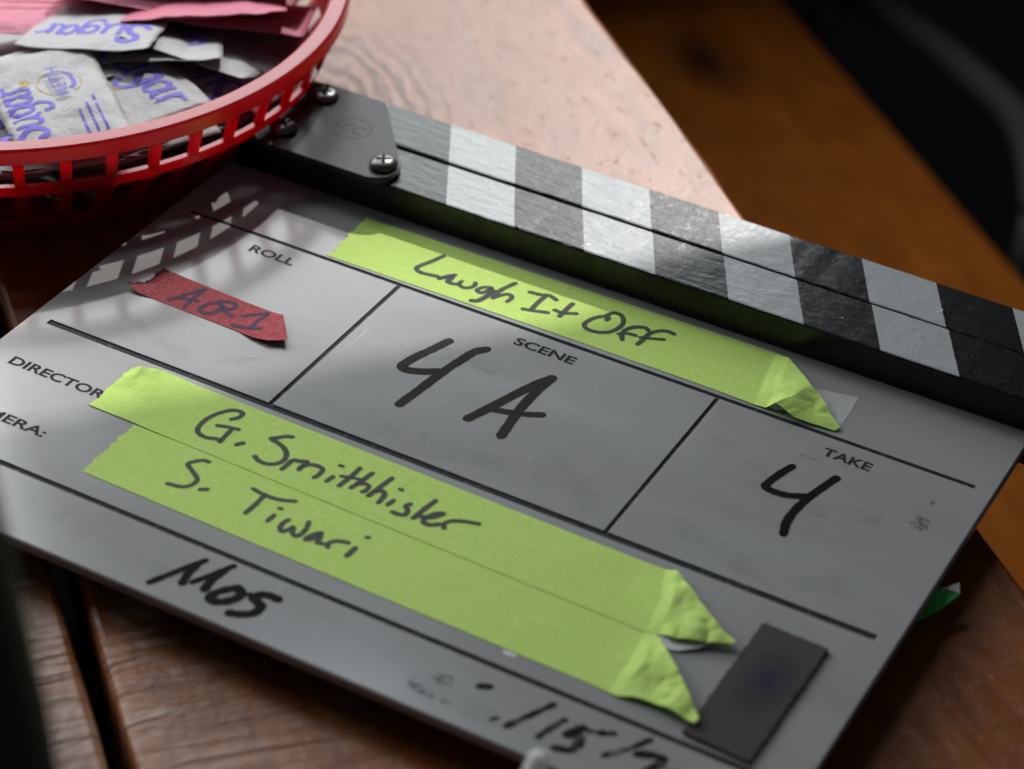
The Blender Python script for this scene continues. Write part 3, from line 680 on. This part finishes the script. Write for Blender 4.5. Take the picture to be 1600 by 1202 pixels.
# ================================================================== TAPES ON THE SLATE
def paper_tape(name, c1, c2, fib=1500, translucency=.25, rough=.75):
    t = NT(name); v = t.obj_coord(); f = t.noise(v, fib, 3, .7); g = t.noise(v, 60, 3)
    f3 = t.noise(t.obj_coord((260, 900, 1)), 1.0, 3, .7); c = t.mixc(t.ramp(t.math('ADD', t.math('MULTIPLY', f, .6), t.math('MULTIPLY', f3, .4)), [(.36, (0,) * 3), (.64, (1,) * 3)]), c1, c2); c = t.mixc(t.math('MULTIPLY', g, .3), c, c1); t.col(c); t.set(Roughness=rough, Specular_IOR_Level=.25)
    t.nor(t.bump(t.noise(v, 45, 4, .6), .12, .0015, t.bump(f, .5, .0003)))
    tr = t.N('ShaderNodeBsdfTranslucent'); t.L(c, tr.inputs['Color']); mx = t.N('ShaderNodeMixShader'); mx.inputs[0].default_value = translucency
    t.L(t.p.outputs[0], mx.inputs[1]); t.L(tr.outputs[0], mx.inputs[2]); t.L(mx.outputs[0], t.out.inputs['Surface']); return t.m
M_LIME = paper_tape('lime_paper_tape', (.54, .76, .14), (.69, .89, .29))
M_RED = paper_tape('red_paper_tape', (.24, .015, .024), (.45, .10, .11), 900)
M_WHITE = paper_tape('white_tape_backing', (.70, .72, .70), (.85, .86, .84))
def polyline(P, per):
    out = []
    for a, b in zip(P, P[1:]): out += [a.lerp(b, k / per) for k in range(per)]
    return out + [P[-1]]
def tape_mesh(key, mat, ncross=20, per=14, torn=.5, thick=.12, crumple=0.0, seed=1, ridges=()):
    secs = []
    for a, m, b in TAPE[key]:
        a, b = Vector(a), Vector(b); m = Vector(m) if m else (a + b) / 2
        secs.append([(a.lerp(m, t * 2) if t < .5 else m.lerp(b, t * 2 - 1)) for t in [k / ncross for k in range(ncross + 1)]])
    cols = [polyline([s[k] for s in secs], per) for k in range(ncross + 1)]
    nl = len(cols[0]); r = random.Random(seed); vs, fs = [], []
    jag = [torn * r.uniform(-1, 1) for _ in range(ncross + 1)]
    for i in range(nl):
        for k in range(ncross + 1):
            p = cols[k][i].copy(); d = (cols[k][min(i + 1, nl - 1)] - cols[k][max(i - 1, 0)]); d.normalize()
            if i == 0: p += d * jag[k]
            q = max(0.0, min(1.0, (p.z - .35) / 1.5))
            if crumple: p.z += crumple * q * (1.7 * abs(noise.noise(Vector((p.x * .12, p.y * .12, seed)))) + .8 * abs(noise.noise(Vector((p.x * .24, p.y * .24, seed + 5)))) - .4)
            for (ax, ay, bx, by, hh, ww) in ridges:
                A, B = Vector((ax, ay, 0)), Vector((bx, by, 0)); P0 = Vector((p.x, p.y, 0)); tt = max(0, min(1, (P0 - A).dot(B - A) / (B - A).length_squared))
                p.z += hh * math.exp(-((P0 - A.lerp(B, tt)).length / ww) ** 2)
            p.z += .03 * noise.noise(Vector((p.x * .12, p.y * .12, seed + 2)))
            vs.append((p.x * MM, p.y * MM, max(p.z, .08) * MM))
    n1 = ncross + 1
    for i in range(nl - 1):
        for k in range(ncross): fs.append((i * n1 + k, i * n1 + k + 1, (i + 1) * n1 + k + 1, (i + 1) * n1 + k))
    # give it a thickness
    N = len(vs); vs += [(x, y, max(z - thick * MM, .00003)) for x, y, z in vs]; fs2 = [tuple(N + i for i in f[::-1]) for f in fs]
    bd = [i * n1 for i in range(nl)] + [(nl - 1) * n1 + k for k in range(1, n1)] + [i * n1 + ncross for i in range(nl - 2, -1, -1)] + [k for k in range(ncross - 1, 0, -1)]
    rim = [(bd[i], N + bd[i], N + bd[(i + 1) % len(bd)], bd[(i + 1) % len(bd)]) for i in range(len(bd))]
    me = mesh(key, vs, fs + fs2 + rim, mat); bm = bmesh.new(); bm.from_mesh(me); bmesh.ops.recalc_face_normals(bm, faces=bm.faces[:])
    me = bm_mesh(key, bm, mat)
    for p in me.polygons: p.use_smooth = True
    me.set_sharp_from_angle(angle=math.radians(28))
    return me
def tape(name, key, label, inkkey, inkz, mat, penmat, **kw):
    me = tape_mesh(key, mat, **kw); o = obj(name, me); o.location = (0, 0, ZP); tag(o, label, 'tape', 'paper tape labels on the slate')
    if inkkey:
        bv = BVHTree.FromPolygons([v_.co.copy() for v_ in me.vertices], [tuple(p_.vertices) for p_ in me.polygons])
        def top(x, y):
            h_ = bv.ray_cast(Vector((x, y, .05)), Vector((0, 0, -1))); return h_[0].z if h_[0] else inkz * MM
        vs, fs = ribbon(INK[inkkey], top, lift=.05 * MM, seed=len(key) + len(inkkey), wvar=.10)
        obj('handwriting', mesh('handwriting', vs, fs, penmat), o)
    return o
t3 = tape('paper_tape', 'T3', 'lime green tape strip reading S. Tiwari, lowest of the lime strips on the slate', 'TIWARI', .19, M_LIME, M_PEN, crumple=.55, seed=3, torn=.5,
          ridges=((190, -120, 196, -112, .3, 1.2),))
t2 = tape('paper_tape', 'T2', 'lime green tape strip reading G. Smithhisler, just below the Scene box', 'SMITH', .34, M_LIME, M_PEN, crumple=.55, seed=2, torn=.5,
          ridges=((186, -90, 189, -84, .28, 1.2),))
t1 = tape('paper_tape', 'T1', 'lime green tape strip reading Laugh It Off, next to the clapper sticks', 'LAUGH', .19, M_LIME, M_PEN, crumple=.55, seed=1, torn=.6)
tr_ = tape('paper_tape', 'RED', 'short red tape strip with blue lettering in the Roll box', 'AREA', .20, M_RED, M_PENB, crumple=.6, seed=4, torn=.9)
def sheet(name, pts, mat, parent=None, z0=0.0, th=.1):
    P3 = [Vector(p) * MM + Vector((0, 0, z0)) for p in pts]; n = len(P3); c = sum(P3, Vector()) / n
    vs = P3 + [c] + [p - Vector((0, 0, th * MM)) for p in P3] + [c - Vector((0, 0, th * MM))]
    fs = [(n, i, (i + 1) % n) for i in range(n)] + [(2 * n + 1, n + 1 + (i + 1) % n, n + 1 + i) for i in range(n)] + [(i, n + 1 + i, n + 1 + (i + 1) % n, (i + 1) % n) for i in range(n)]
    return obj(name, mesh(name, vs, fs, mat), parent)
b_ = sheet('torn_backing', SHAPE['BACK2'], M_WHITE, t2); b_['label'] = 'torn white underside of the curled tape end'
b_ = sheet('torn_backing', SHAPE['BACK1'], M_WHITE, t1); b_['label'] = 'torn white edge of the folded tape end'
t_ = NT('clear_tape'); t_.set(Base_Color=(.8, .8, .8, 1), Roughness=.22, Alpha=.28, Specular_IOR_Level=.6)
t_.nor(t_.bump(t_.noise(t_.obj_coord((200, 500, 1)), 1.0, 4), .8, .0008)); M_CLEAR = t_.m
tag(sheet('clear_tape', SHAPE['CLEAR'], M_CLEAR, None, ZP, .05), 'small piece of clear tape under the end of the Laugh It Off strip', 'tape')
tag(sheet('clear_tape', SHAPE['BIT'], M_CLEAR, None, ZP, .05), 'tiny scrap of clear tape at the lower edge of the S. Tiwari strip', 'tape')
# dark loop-fabric patch
t_ = NT('dark_loop_fabric'); v = t_.obj_coord(); f = t_.noise(v, 1300, 3, .7); g = t_.noise(v, 70, 3)
c = t_.mixc(f, (.030, .027, .024), (.12, .108, .096)); 
gx = t_.N('ShaderNodeTexGradient', gradient_type='SPHERICAL'); t_.L(t_.obj_coord((110, 60, 1), (0, 0, 0), (-27.8, 6.3, 0)), gx.inputs[0])
c = t_.mixc(t_.math('MULTIPLY', gx.outputs['Fac'], .8), c, (.018, .022, .048)); t_.col(c)
t_.set(Roughness=.95, Specular_IOR_Level=.1); t_.nor(t_.bump(f, .9, .0008)); M_FAB = t_.m
q = SHAPE['PATCH']; pts = []; r = random.Random(5)
for i in range(4):
    a, b = Vector(q[i]), Vector(q[(i + 1) % 4]); nseg = 110 if i in (1, 3) else 36; amp = .30 if i in (1, 3) else .12
    d = (b - a).normalized(); nn = Vector((-d.y, d.x, 0))
    for k in range(nseg): p = a.lerp(b, k / nseg) + nn * (amp * r.uniform(-1, 1) + (.35 * noise.noise(Vector((k * .35, i, 0))) if i in (1, 3) else 0)); pts.append((p.x * MM, p.y * MM))
pts = pts[::-1]
fp = obj('fabric_patch', bm_mesh('fabric_patch', prism_bm(pts, .00003, .0010, .0), M_FAB)); fp.location = (0, 0, ZP)
st = []
for k in range(240):
    i = r.choice((0, 1, 1, 2, 3, 3)); a, b = Vector(q[i]), Vector(q[(i + 1) % 4]); p = a.lerp(b, r.random()); an_ = r.uniform(0, 6.28); ln = r.uniform(.4, 1.3)
    st.append((.07, [(p.x, p.y), (p.x + math.cos(an_) * ln * .5 + r.uniform(-.2, .2), p.y + math.sin(an_) * ln * .5), (p.x + math.cos(an_) * ln, p.y + math.sin(an_) * ln)]))
vs, fs = ribbon(st, flat(.0007)); obj('frayed_fibres', mesh('frayed_fibres', vs, fs, M_FAB), fp)['kind'] = 'stuff'
tag(fp, 'dark grey fuzzy fabric rectangle stuck on the slate at the right', 'fabric patch')
# bright green tape end sticking out below the slate
M_GREEN = paper_tape('green_paper_tape', (.10, .75, .16), (.22, .88, .30), translucency=.5)
gt = sheet('paper_tape', SHAPE['GREEN'][:4] + SHAPE['GREEN'][5:], M_GREEN, None, ZP, .2); tag(gt, 'bright green tape end poking out from under the right edge of the slate', 'tape')
g = SHAPE['GREEN']; b_ = sheet('torn_end', [g[3], (g[4][0], g[4][1], g[4][2] + .1), (g[5][0], g[5][1], g[5][2] + .1), ((g[3][0] + g[5][0]) / 2 + .2, (g[3][1] + g[5][1]) / 2, g[3][2] + .2)], M_WHITE, gt, ZP, .1)
b_['label'] = 'torn white tip of the green tape'
# ================================================================== RED BASKET
BX, BY, BR = -.1013, .0422, .1151
t_ = NT('red_plastic'); v = t_.obj_coord(); t_.set(Base_Color=(.44, .008, .026, 1), Roughness=.28, Specular_IOR_Level=.8, Coat_Weight=.7, Coat_Roughness=.22, Subsurface_Weight=.2, Subsurface_Scale=.004, Subsurface_Radius=(1, .1, .1))
t_.nor(t_.bump(t_.noise(v, 700, 3), .12, .0003))
tr = t_.N('ShaderNodeBsdfTranslucent'); tr.inputs['Color'].default_value = (.75, .008, .032, 1); mx = t_.N('ShaderNodeMixShader'); mx.inputs[0].default_value = .5
t_.L(t_.p.outputs[0], mx.inputs[1]); t_.L(tr.outputs[0], mx.inputs[2]); t_.L(mx.outputs[0], t_.out.inputs['Surface']); M_BASKET = t_.m
basket = thing('basket', 'round red plastic slotted basket full of sugar packets at the upper left', 'basket', (BX, BY, 0))
H = ZP
rim = [(BR - .0068, H + .0362), (BR - .0058, H + .0370), (BR - .0008, H + .0370), (BR, H + .0362), (BR, H + .0318), (BR - .0010, H + .0311), (BR - .0030, H + .0311), (BR - .0034, H + .0320), (BR - .0046, H + .0340), (BR - .0068, H + .0340)]
vs, fs = lathe(rim, 160); obj('rim', mesh('rim', vs, fs, M_BASKET, False), basket)
for p in bpy.data.meshes['rim'].polygons: p.use_smooth = True
bpy.data.meshes['rim'].set_sharp_from_angle(angle=math.radians(35))
band = [(.1098, H + .0206), (.1078, H + .0206), (.1056, H + .0160), (.1076, H + .0157)]
vs, fs = lathe(band, 144); obj('middle_band', mesh('middle_band', vs, fs, M_BASKET), basket)
base = [(.0905, .0070), (.0885, .0072), (.0835, .0022), (.0835, .0005), (.0865, .0005)]
vs, fs = lathe(base, 144); obj('base_ring', mesh('base_ring', vs, fs, M_BASKET), basket)
def rib_mesh(name, r0, z0, r1, z1, wd0, wd1, th):
    vs = []
    for r_, z_, wd in ((r0, z0, wd0), (r1, z1, wd1)):
        for dr in (0, -th):
            for s in (-1, 1): vs.append((r_ + dr, s * wd / 2, z_))
    return mesh(name, vs, [(0, 1, 3, 2), (4, 6, 7, 5), (0, 4, 5, 1), (2, 3, 7, 6), (0, 2, 6, 4), (1, 5, 7, 3)], M_BASKET)
ru = rib_mesh('rib', .1134, H + .0314, .1097, H + .0203, .0034, .0034, .0018)
rl = rib_mesh('lower_rib', .1072, H + .0160, .0895, .0068, .0046, .0046, .0018)
for k in range(48):
    a = math.radians(-43.8 + 7.5 * k)
    o = obj('rib', ru, basket); o.rotation_euler = (0, 0, a)
    o = obj('lower_rib', rl, basket); o.rotation_euler = (0, 0, a + math.radians(3.75 * 0))
for k in range(8):
    y = -.077 + .022 * k; hw = math.sqrt(max(.0838 ** 2 - y * y, .0004))
    obj('base_slat', bm_mesh('base_slat', box_bm(-hw, hw, y - .007, y + .007, .0006, .0021), M_BASKET), basket)

# ================================================================== SUGAR PACKETS
def packet_paper(name, c, c2):
    t = NT(name); v = t.obj_coord(); f = t.noise(v, 90, 4, .6, .8); f2 = t.noise(v, 500, 3)
    t.col(t.mixc(f2, c, c2)); t.set(Roughness=.55, Specular_IOR_Level=.3)
    n = t.bump(f, .35, .003); n = t.bump(f2, .1, .0003, n); t.nor(n)
    tr = t.N('ShaderNodeBsdfTranslucent'); tr.inputs['Color'].default_value = (*c2, 1); mx = t.N('ShaderNodeMixShader'); mx.inputs[0].default_value = .18
    t.L(t.p.outputs[0], mx.inputs[1]); t.L(tr.outputs[0], mx.inputs[2]); t.L(mx.outputs[0], t.out.inputs['Surface']); return t.m
M_PKW = packet_paper('white_packet_paper', (.35, .345, .352), (.41, .405, .412))
M_PKP = packet_paper('pink_packet_paper', (.50, .12, .20), (.62, .20, .28))
M_VIO = ink_mat('violet_packet_print', (.105, .085, .42), .2, .4, 800, .6, (.85, 1.0), .2)
M_GOLD = ink_mat('ochre_packet_print', (.36, .24, .06), .2, .4, 800, .6, (.7, 1.0), .2)
M_PKD = ink_mat('dark_pink_print', (.30, .02, .06), .2, .4, 800, .6, (.7, 1.0), .2)
SUGAR = [(.24, [(.66, 1.25), (.58, 1.45), (.35, 1.52), (.12, 1.35), (.16, 1.0), (.42, .72), (.50, .38), (.30, .08), (.02, .10), (-.10, .32)]),
         (.17, [(.74, .92), (.70, .30), (.86, .05), (1.08, .18), (1.20, .55)]), (.17, [(1.24, .92), (1.20, .25), (1.34, .03)]),
         (.17, [(1.96, .74), (1.76, .92), (1.52, .68), (1.56, .26), (1.80, .16), (1.96, .42)]), (.17, [(2.0, .92), (1.99, 0), (1.86, -.44), (1.56, -.5), (1.44, -.25)]),
         (.17, [(2.62, .72), (2.42, .92), (2.20, .62), (2.26, .14), (2.46, .10), (2.64, .42)]), (.17, [(2.68, .92), (2.66, .2), (2.80, .03)]),
         (.18, [(3.0, .92), (3.0, .03)]), (.15, [(3.0, .55), (3.14, .84), (3.36, .86)])]
def sugar(x, y, sc, rot=0.0):
    c, s = math.cos(rot), math.sin(rot)
    return [(wd * sc, [(x + (px * c - py * s) * sc, y + (px * s + py * c) * sc) for px, py in pts]) for wd, pts in SUGAR]
def crest(x, y, r_): return [(.5, [(x + r_ * math.cos(math.radians(d)), y + r_ * math.sin(math.radians(d))) for d in range(-60, 260, 20)])]
PW, PLN, PT = 24.0, 31.0, 1.7         # half width, half length, half thickness in mm
def surf(seed, bend, W=PW, Lh=PLN, T=PT, crump=1.0):
    def f(x, y, side=1):
        u, v = abs(x) / W, abs(y) / Lh
        z = T * max(0, 1 - u ** 3) ** .7 * max(0, 1 - min(1, v * 1.08) ** 4) ** .8 * side
        z += crump * (1.3 * noise.noise(Vector((x * .06, y * .06, seed))) + 1.1 * abs(noise.noise(Vector((x * .11, y * .11, seed + 3)))) + .45 * abs(noise.noise(Vector((x * .28, y * .28, seed + 8))))) * min(1.0, .45 + u)
        return z + bend * ((y / Lh) ** 2) * 6 + bend * .6 * (x / W) * 3
    return f
def packet(x, y, z, yaw, pitch, roll, pink=False, seed=0, bend=0.0, W=PW, Lh=PLN, T=PT, label='', art='sugar', crump=1.0):
    rot = Matrix.Rotation(math.radians(yaw), 4, 'Z') @ Matrix.Rotation(math.radians(pitch), 4, 'X') @ Matrix.Rotation(math.radians(roll), 4, 'Y')
    for _ in range(60):                      # slide it inwards until it lies inside the basket wall
        over = 0.0
        for sx in (-1, 1):
            for sy in (-1, 1):
                q_ = rot @ Vector((sx * W * MM, sy * Lh * MM, 0)); zz = max(0.0, z + ZP + q_.z)
                lim = (.084 + (zz - .006) * .85 if zz < .028 else .1035 + min(.006, (zz - .028) * .7)) - .001
                over = max(over, math.hypot(x + q_.x - BX, y + q_.y - BY) - lim)
        if over <= 0: break
        d_ = math.hypot(x - BX, y - BY)
        if d_ < .004: break
        x -= (x - BX) / d_ * .0012; y -= (y - BY) / d_ * .0012
    f = surf(seed, bend, W, Lh, T, crump); nx, ny = 22, 28; vs, fs = [], []
    for side in (1, -1):
        for j in range(ny + 1):
            for i in range(nx + 1):
                px, py = -W + 2 * W * i / nx, -Lh + 2 * Lh * j / ny
                edge = i in (0, nx) or j in (0, ny)
                zz = f(px, py, side) + (0.0 if edge else .08 * side)
                vs.append((px * MM, py * MM, (zz + (.05 * side if edge else 0)) * MM))
    n1 = nx + 1; N = n1 * (ny + 1)
    for j in range(ny):
        for i in range(nx):
            a = j * n1 + i; fs.append((a, a + 1, a + n1 + 1, a + n1)); fs.append((N + a, N + a + n1, N + a + n1 + 1, N + a + 1))
    bd = [i for i in range(n1)] + [j * n1 + nx for j in range(1, ny + 1)] + [ny * n1 + i for i in range(nx - 1, -1, -1)] + [j * n1 for j in range(ny - 1, 0, -1)]
    fs += [(bd[i], N + bd[i], N + bd[(i + 1) % len(bd)], bd[(i + 1) % len(bd)]) for i in range(len(bd))]
    root = obj('sweetener_packet' if pink else 'sugar_packet', mesh('packet', vs, fs, M_PKP if pink else M_PKW, True))
    root.matrix_world = Matrix.Translation((x, y, z + ZP)) @ Matrix.Rotation(math.radians(yaw), 4, 'Z') @ Matrix.Rotation(math.radians(pitch), 4, 'X') @ Matrix.Rotation(math.radians(roll), 4, 'Y')
    tag(root, label, 'packet', 'pink sweetener packets in the red basket' if pink else 'white sugar packets in the red basket')
    top = lambda X, Y: (f(X / MM, Y / MM, 1) + .10) * MM
    def pr(name, st, mat):
        vs, fs = ribbon(st, top, lift=.10 * MM, wvar=.03, seed=seed)
        obj(name, mesh(name, vs, fs, mat), root)
    if art == 'across':          # word across the short side near the far end, crest below
        pr('printed_word', sugar(-17.5, 14.5, 10.8), M_VIO)
        pr('printed_emblem', [(1.6, [(1, 7), (3, 9)]), (1.6, [(5, 5), (4, 3)])], M_GOLD)
        o = text_part('printed_lettering', 'HILTE', -12 * MM, 1.5 * MM, 3.6 * MM, 19 * MM, M_VIO, root, z=(PT + 1.5) * MM)
    elif art == 'along':         # word along the long side with crest and small print
        pr('printed_word', sugar(-7.0, -23.5, 9.2, math.radians(90)), M_VIO)
        pr('printed_emblem', crest(3.0, 4.0, 7.2), M_GOLD); pr('printed_emblem', [(1.5, [(-9.0, 6.0), (-6.5, 7.5)]), (1.3, [(-8.5, 9.0), (-6.5, 8.2)])], M_GOLD)
        pr('printed_emblem', [(1.5, [(7.8 + .5 * math.cos(math.radians(d)) * 4 - 2, 5.0 + 5.2 * math.sin(math.radians(d))) for d in range(-80, 81, 20)])], M_VIO)
        text_part('printed_lettering', 'NETIH', 4.6 * MM, -5.0 * MM, 4.6 * MM, 17 * MM, M_VIO, root, z=(PT + 1.5) * MM, rot=math.radians(90))
        for q in range(3):
            st = [(1.0, [(5.0 + q * 3.0, -26 + k * 3.2), (5.0 + q * 3.0, -24 + k * 3.2)]) for k in range(4 + q)]; pr('small_print', st, M_VIO)
    elif art == 'flip':
        pr('printed_word', sugar(-17.0, 6.0, 10.6), M_VIO)
    elif art == 'sugar':
        pr('printed_word', sugar(-17.0, -3.0, 10.6), M_VIO)
    elif art == 'pinkart':
        pr('printed_lettering', [(1.4, [(-14, 4), (12, 5)]), (1.0, [(-12, -2), (9, -1)])], M_PKD)
    return root
# filling of the basket, lowest first: x, y, z (m, relative to the slate face), yaw, pitch, roll
r = random.Random(21); lowpos = [(-.135, .015), (-.105, .100), (-.100, .055), (-.060, .095), (-.062, .045), (-.085, .0), (-.048, .020), (-.118, .040), (-.095, .085), (-.072, -.010), (-.040, .07)]
for k, (x, y) in enumerate(lowpos):
    packet(x, y, -.004 + .0022 * (k % 5), r.uniform(0, 360), r.uniform(-7, 7), r.uniform(-7, 7), False, 40 + k, .1, W=21, Lh=27, label='white sugar packet buried low in the pile, seen through the basket slots', art='sugar')
for k, (an, rr, zz, ti) in enumerate(((-78, .084, .009, 30), (-60, .085, .0085, 30), (-42, .084, .009, 31), (-24, .085, .0085, 30), (-6, .084, .009, 30), (12, .084, .0085, 30), (-51, .070, .013, 14), (-15, .070, .013, 14))):
    a = math.radians(an); packet(BX + (rr - .006) * math.cos(a), BY + (rr - .006) * math.sin(a), zz, an + 90, -ti, 0, False, 70 + k, -.1, W=22, Lh=24, T=3.0, label='white sugar packet leaning against the inside of the front wall of the basket', art='sugar', crump=1.4)
for k, (x, y, z, yw) in enumerate(((-.018, .062, .0125, 60), (-.046, .058, .0165, 120), (-.070, .030, .0150, 20), (-.028, .078, .014, 95), (-.020, .030, .012, 150), (-.030, .012, .0175, 60), (-.050, -.012, .0185, 40), (-.020, .045, .019, 170))):
    packet(x, y, z + .003, yw, 5, -4, False, 90 + k, .15, W=21, Lh=27, label='white sugar packet in the second layer of the pile, mostly covered by others', art='sugar', crump=1.3)
PK = [  # x, y, z, yaw, pitch, roll, pink, seed, bend, art, label
    (-.0880, .0080, .0180, 205, 8, -6, False, 1, .2, 'sugar', 'white sugar packet half hidden at the left edge of the photo behind the front packet'),
    (-.0740, .0200, .0215, 222, 12, 6, False, 2, .15, 'sugar', 'crumpled white sugar packet under the packet with the upside-down word'),
    (-.0600, .0330, .0185, 170, 4, -6, False, 21, .2, 'plain', 'plain white packet edge just behind the corner of the front packet'),
    (-.0190, .0330, .0110, 140, 8, 8, False, 22, .2, 'sugar', 'white sugar packet slipping down between the front packet and the rim'),
    (-.0210, .0470, .0170, 183, 8, 6, False, 3, .25, 'sugar', 'white sugar packet with a curled corner near the right inner rim'),
    (-.0330, .0600, .0225, 195, 16, -8, False, 4, .35, 'plain', 'white sugar packet with a rounded rolled end, below the pink packets'),
    (-.0480, .0500, .0240, 215, 14, 4, False, 23, .2, 'sugar', 'white sugar packet edge between the upside-down packet and the rolled one'),
    (-.0400, .0035, .0275, -20, 1, 5, False, 5, .05, 'across', 'large white sugar packet in front with the word Sugar slanting to the right'),
    (-.0465, -.0075, .0315, 52, 3, -3, False, 6, .05, 'along', 'white sugar packet at front left with a round emblem and sideways word'),
    (-.0640, .0420, .0300, 203, 11, 4, False, 7, .1, 'flip', 'white sugar packet with the word Sugar upside down, lying on pink packets'),
    (-.0930, .0400, .0270, 40, -4, 4, True, 8, .1, 'pinkart', 'pink sweetener packet at the far left of the basket'),
    (-.0680, .0700, .0285, 22, -12, 3, True, 9, .15, 'pinkart', 'pink sweetener packet behind the upside-down sugar packet'),
    (-.0430, .0720, .0300, 34, -14, -2, True, 10, .2, 'pinkart', 'pink sweetener packet lying flat in the middle of the pink row'),
    (-.0300, .0800, .0260, 26, -14, 4, True, 11, .2, 'pinkart', 'pink sweetener packet nearest the right inner rim'),
    (-.0600, .0860, .0350, 30, -16, 0, True, 12, .2, 'pinkart', 'topmost pink sweetener packet at the upper edge of the photo'),
    (-.0420, .0930, .0330, 24, -16, 2, True, 13, .2, 'pinkart', 'pink sweetener packet behind the middle of the pink row'),
]
for (x, y, z, yw, pt, rl_, pk, sd, bd_, art, lab) in PK:
    packet(x, y, z, yw, pt, rl_, pk, sd, bd_, label=lab, art=art, W=28 if pk else PW if art == 'across' else 18.5 if art == 'along' else 22.5, Lh=20 if pk else PLN if art == 'across' else 29, T=2.0 if pk else PT)

# ================================================================== THINGS CUT BY THE FRAME
M_DARK = plain('dark_glaze', (.020, .026, .029), .6, .15)
prof = [(.0001, .0006), (.0345, .0006), (.0365, .004), (.0360, .08), (.0325, .15), (.028, .20), (.022, .235), (.014, .25), (.013, .27), (.0001, .272)]
vs, fs = lathe(prof, 48, False)
cup = obj('bottle', mesh('bottle', vs, fs, M_DARK, True)); cup.location = (0.1770, -0.3382, 0)
tag(cup, 'dark smooth bottle edge standing at the lower left corner, out of focus', 'bottle')
M_ROD = paper_tape('white_plastic', (.84, .84, .82), (.92, .92, .90), 300, .5, .5)
vs, fs = tube([Vector((.2255, -.2085, .0035)), Vector((.2290, -.2010, .030)), Vector((.2325, -.1935, .0500))], .0026, 16)
rod_bm = bmesh.new(); me_ = mesh('x', vs, fs); rod_bm.from_mesh(me_)
bmesh.ops.create_uvsphere(rod_bm, u_segments=16, v_segments=8, radius=.00262, matrix=Matrix.Translation((.2325, -.1935, .0500)))
bmesh.ops.create_uvsphere(rod_bm, u_segments=16, v_segments=8, radius=.00262, matrix=Matrix.Translation((.2255, -.2085, .0030)))
rod = obj('plastic_stick', bm_mesh('plastic_stick', rod_bm, M_ROD, True)); tag(rod, 'white rounded tip of a slim stick poking up at the bottom edge', 'stick')
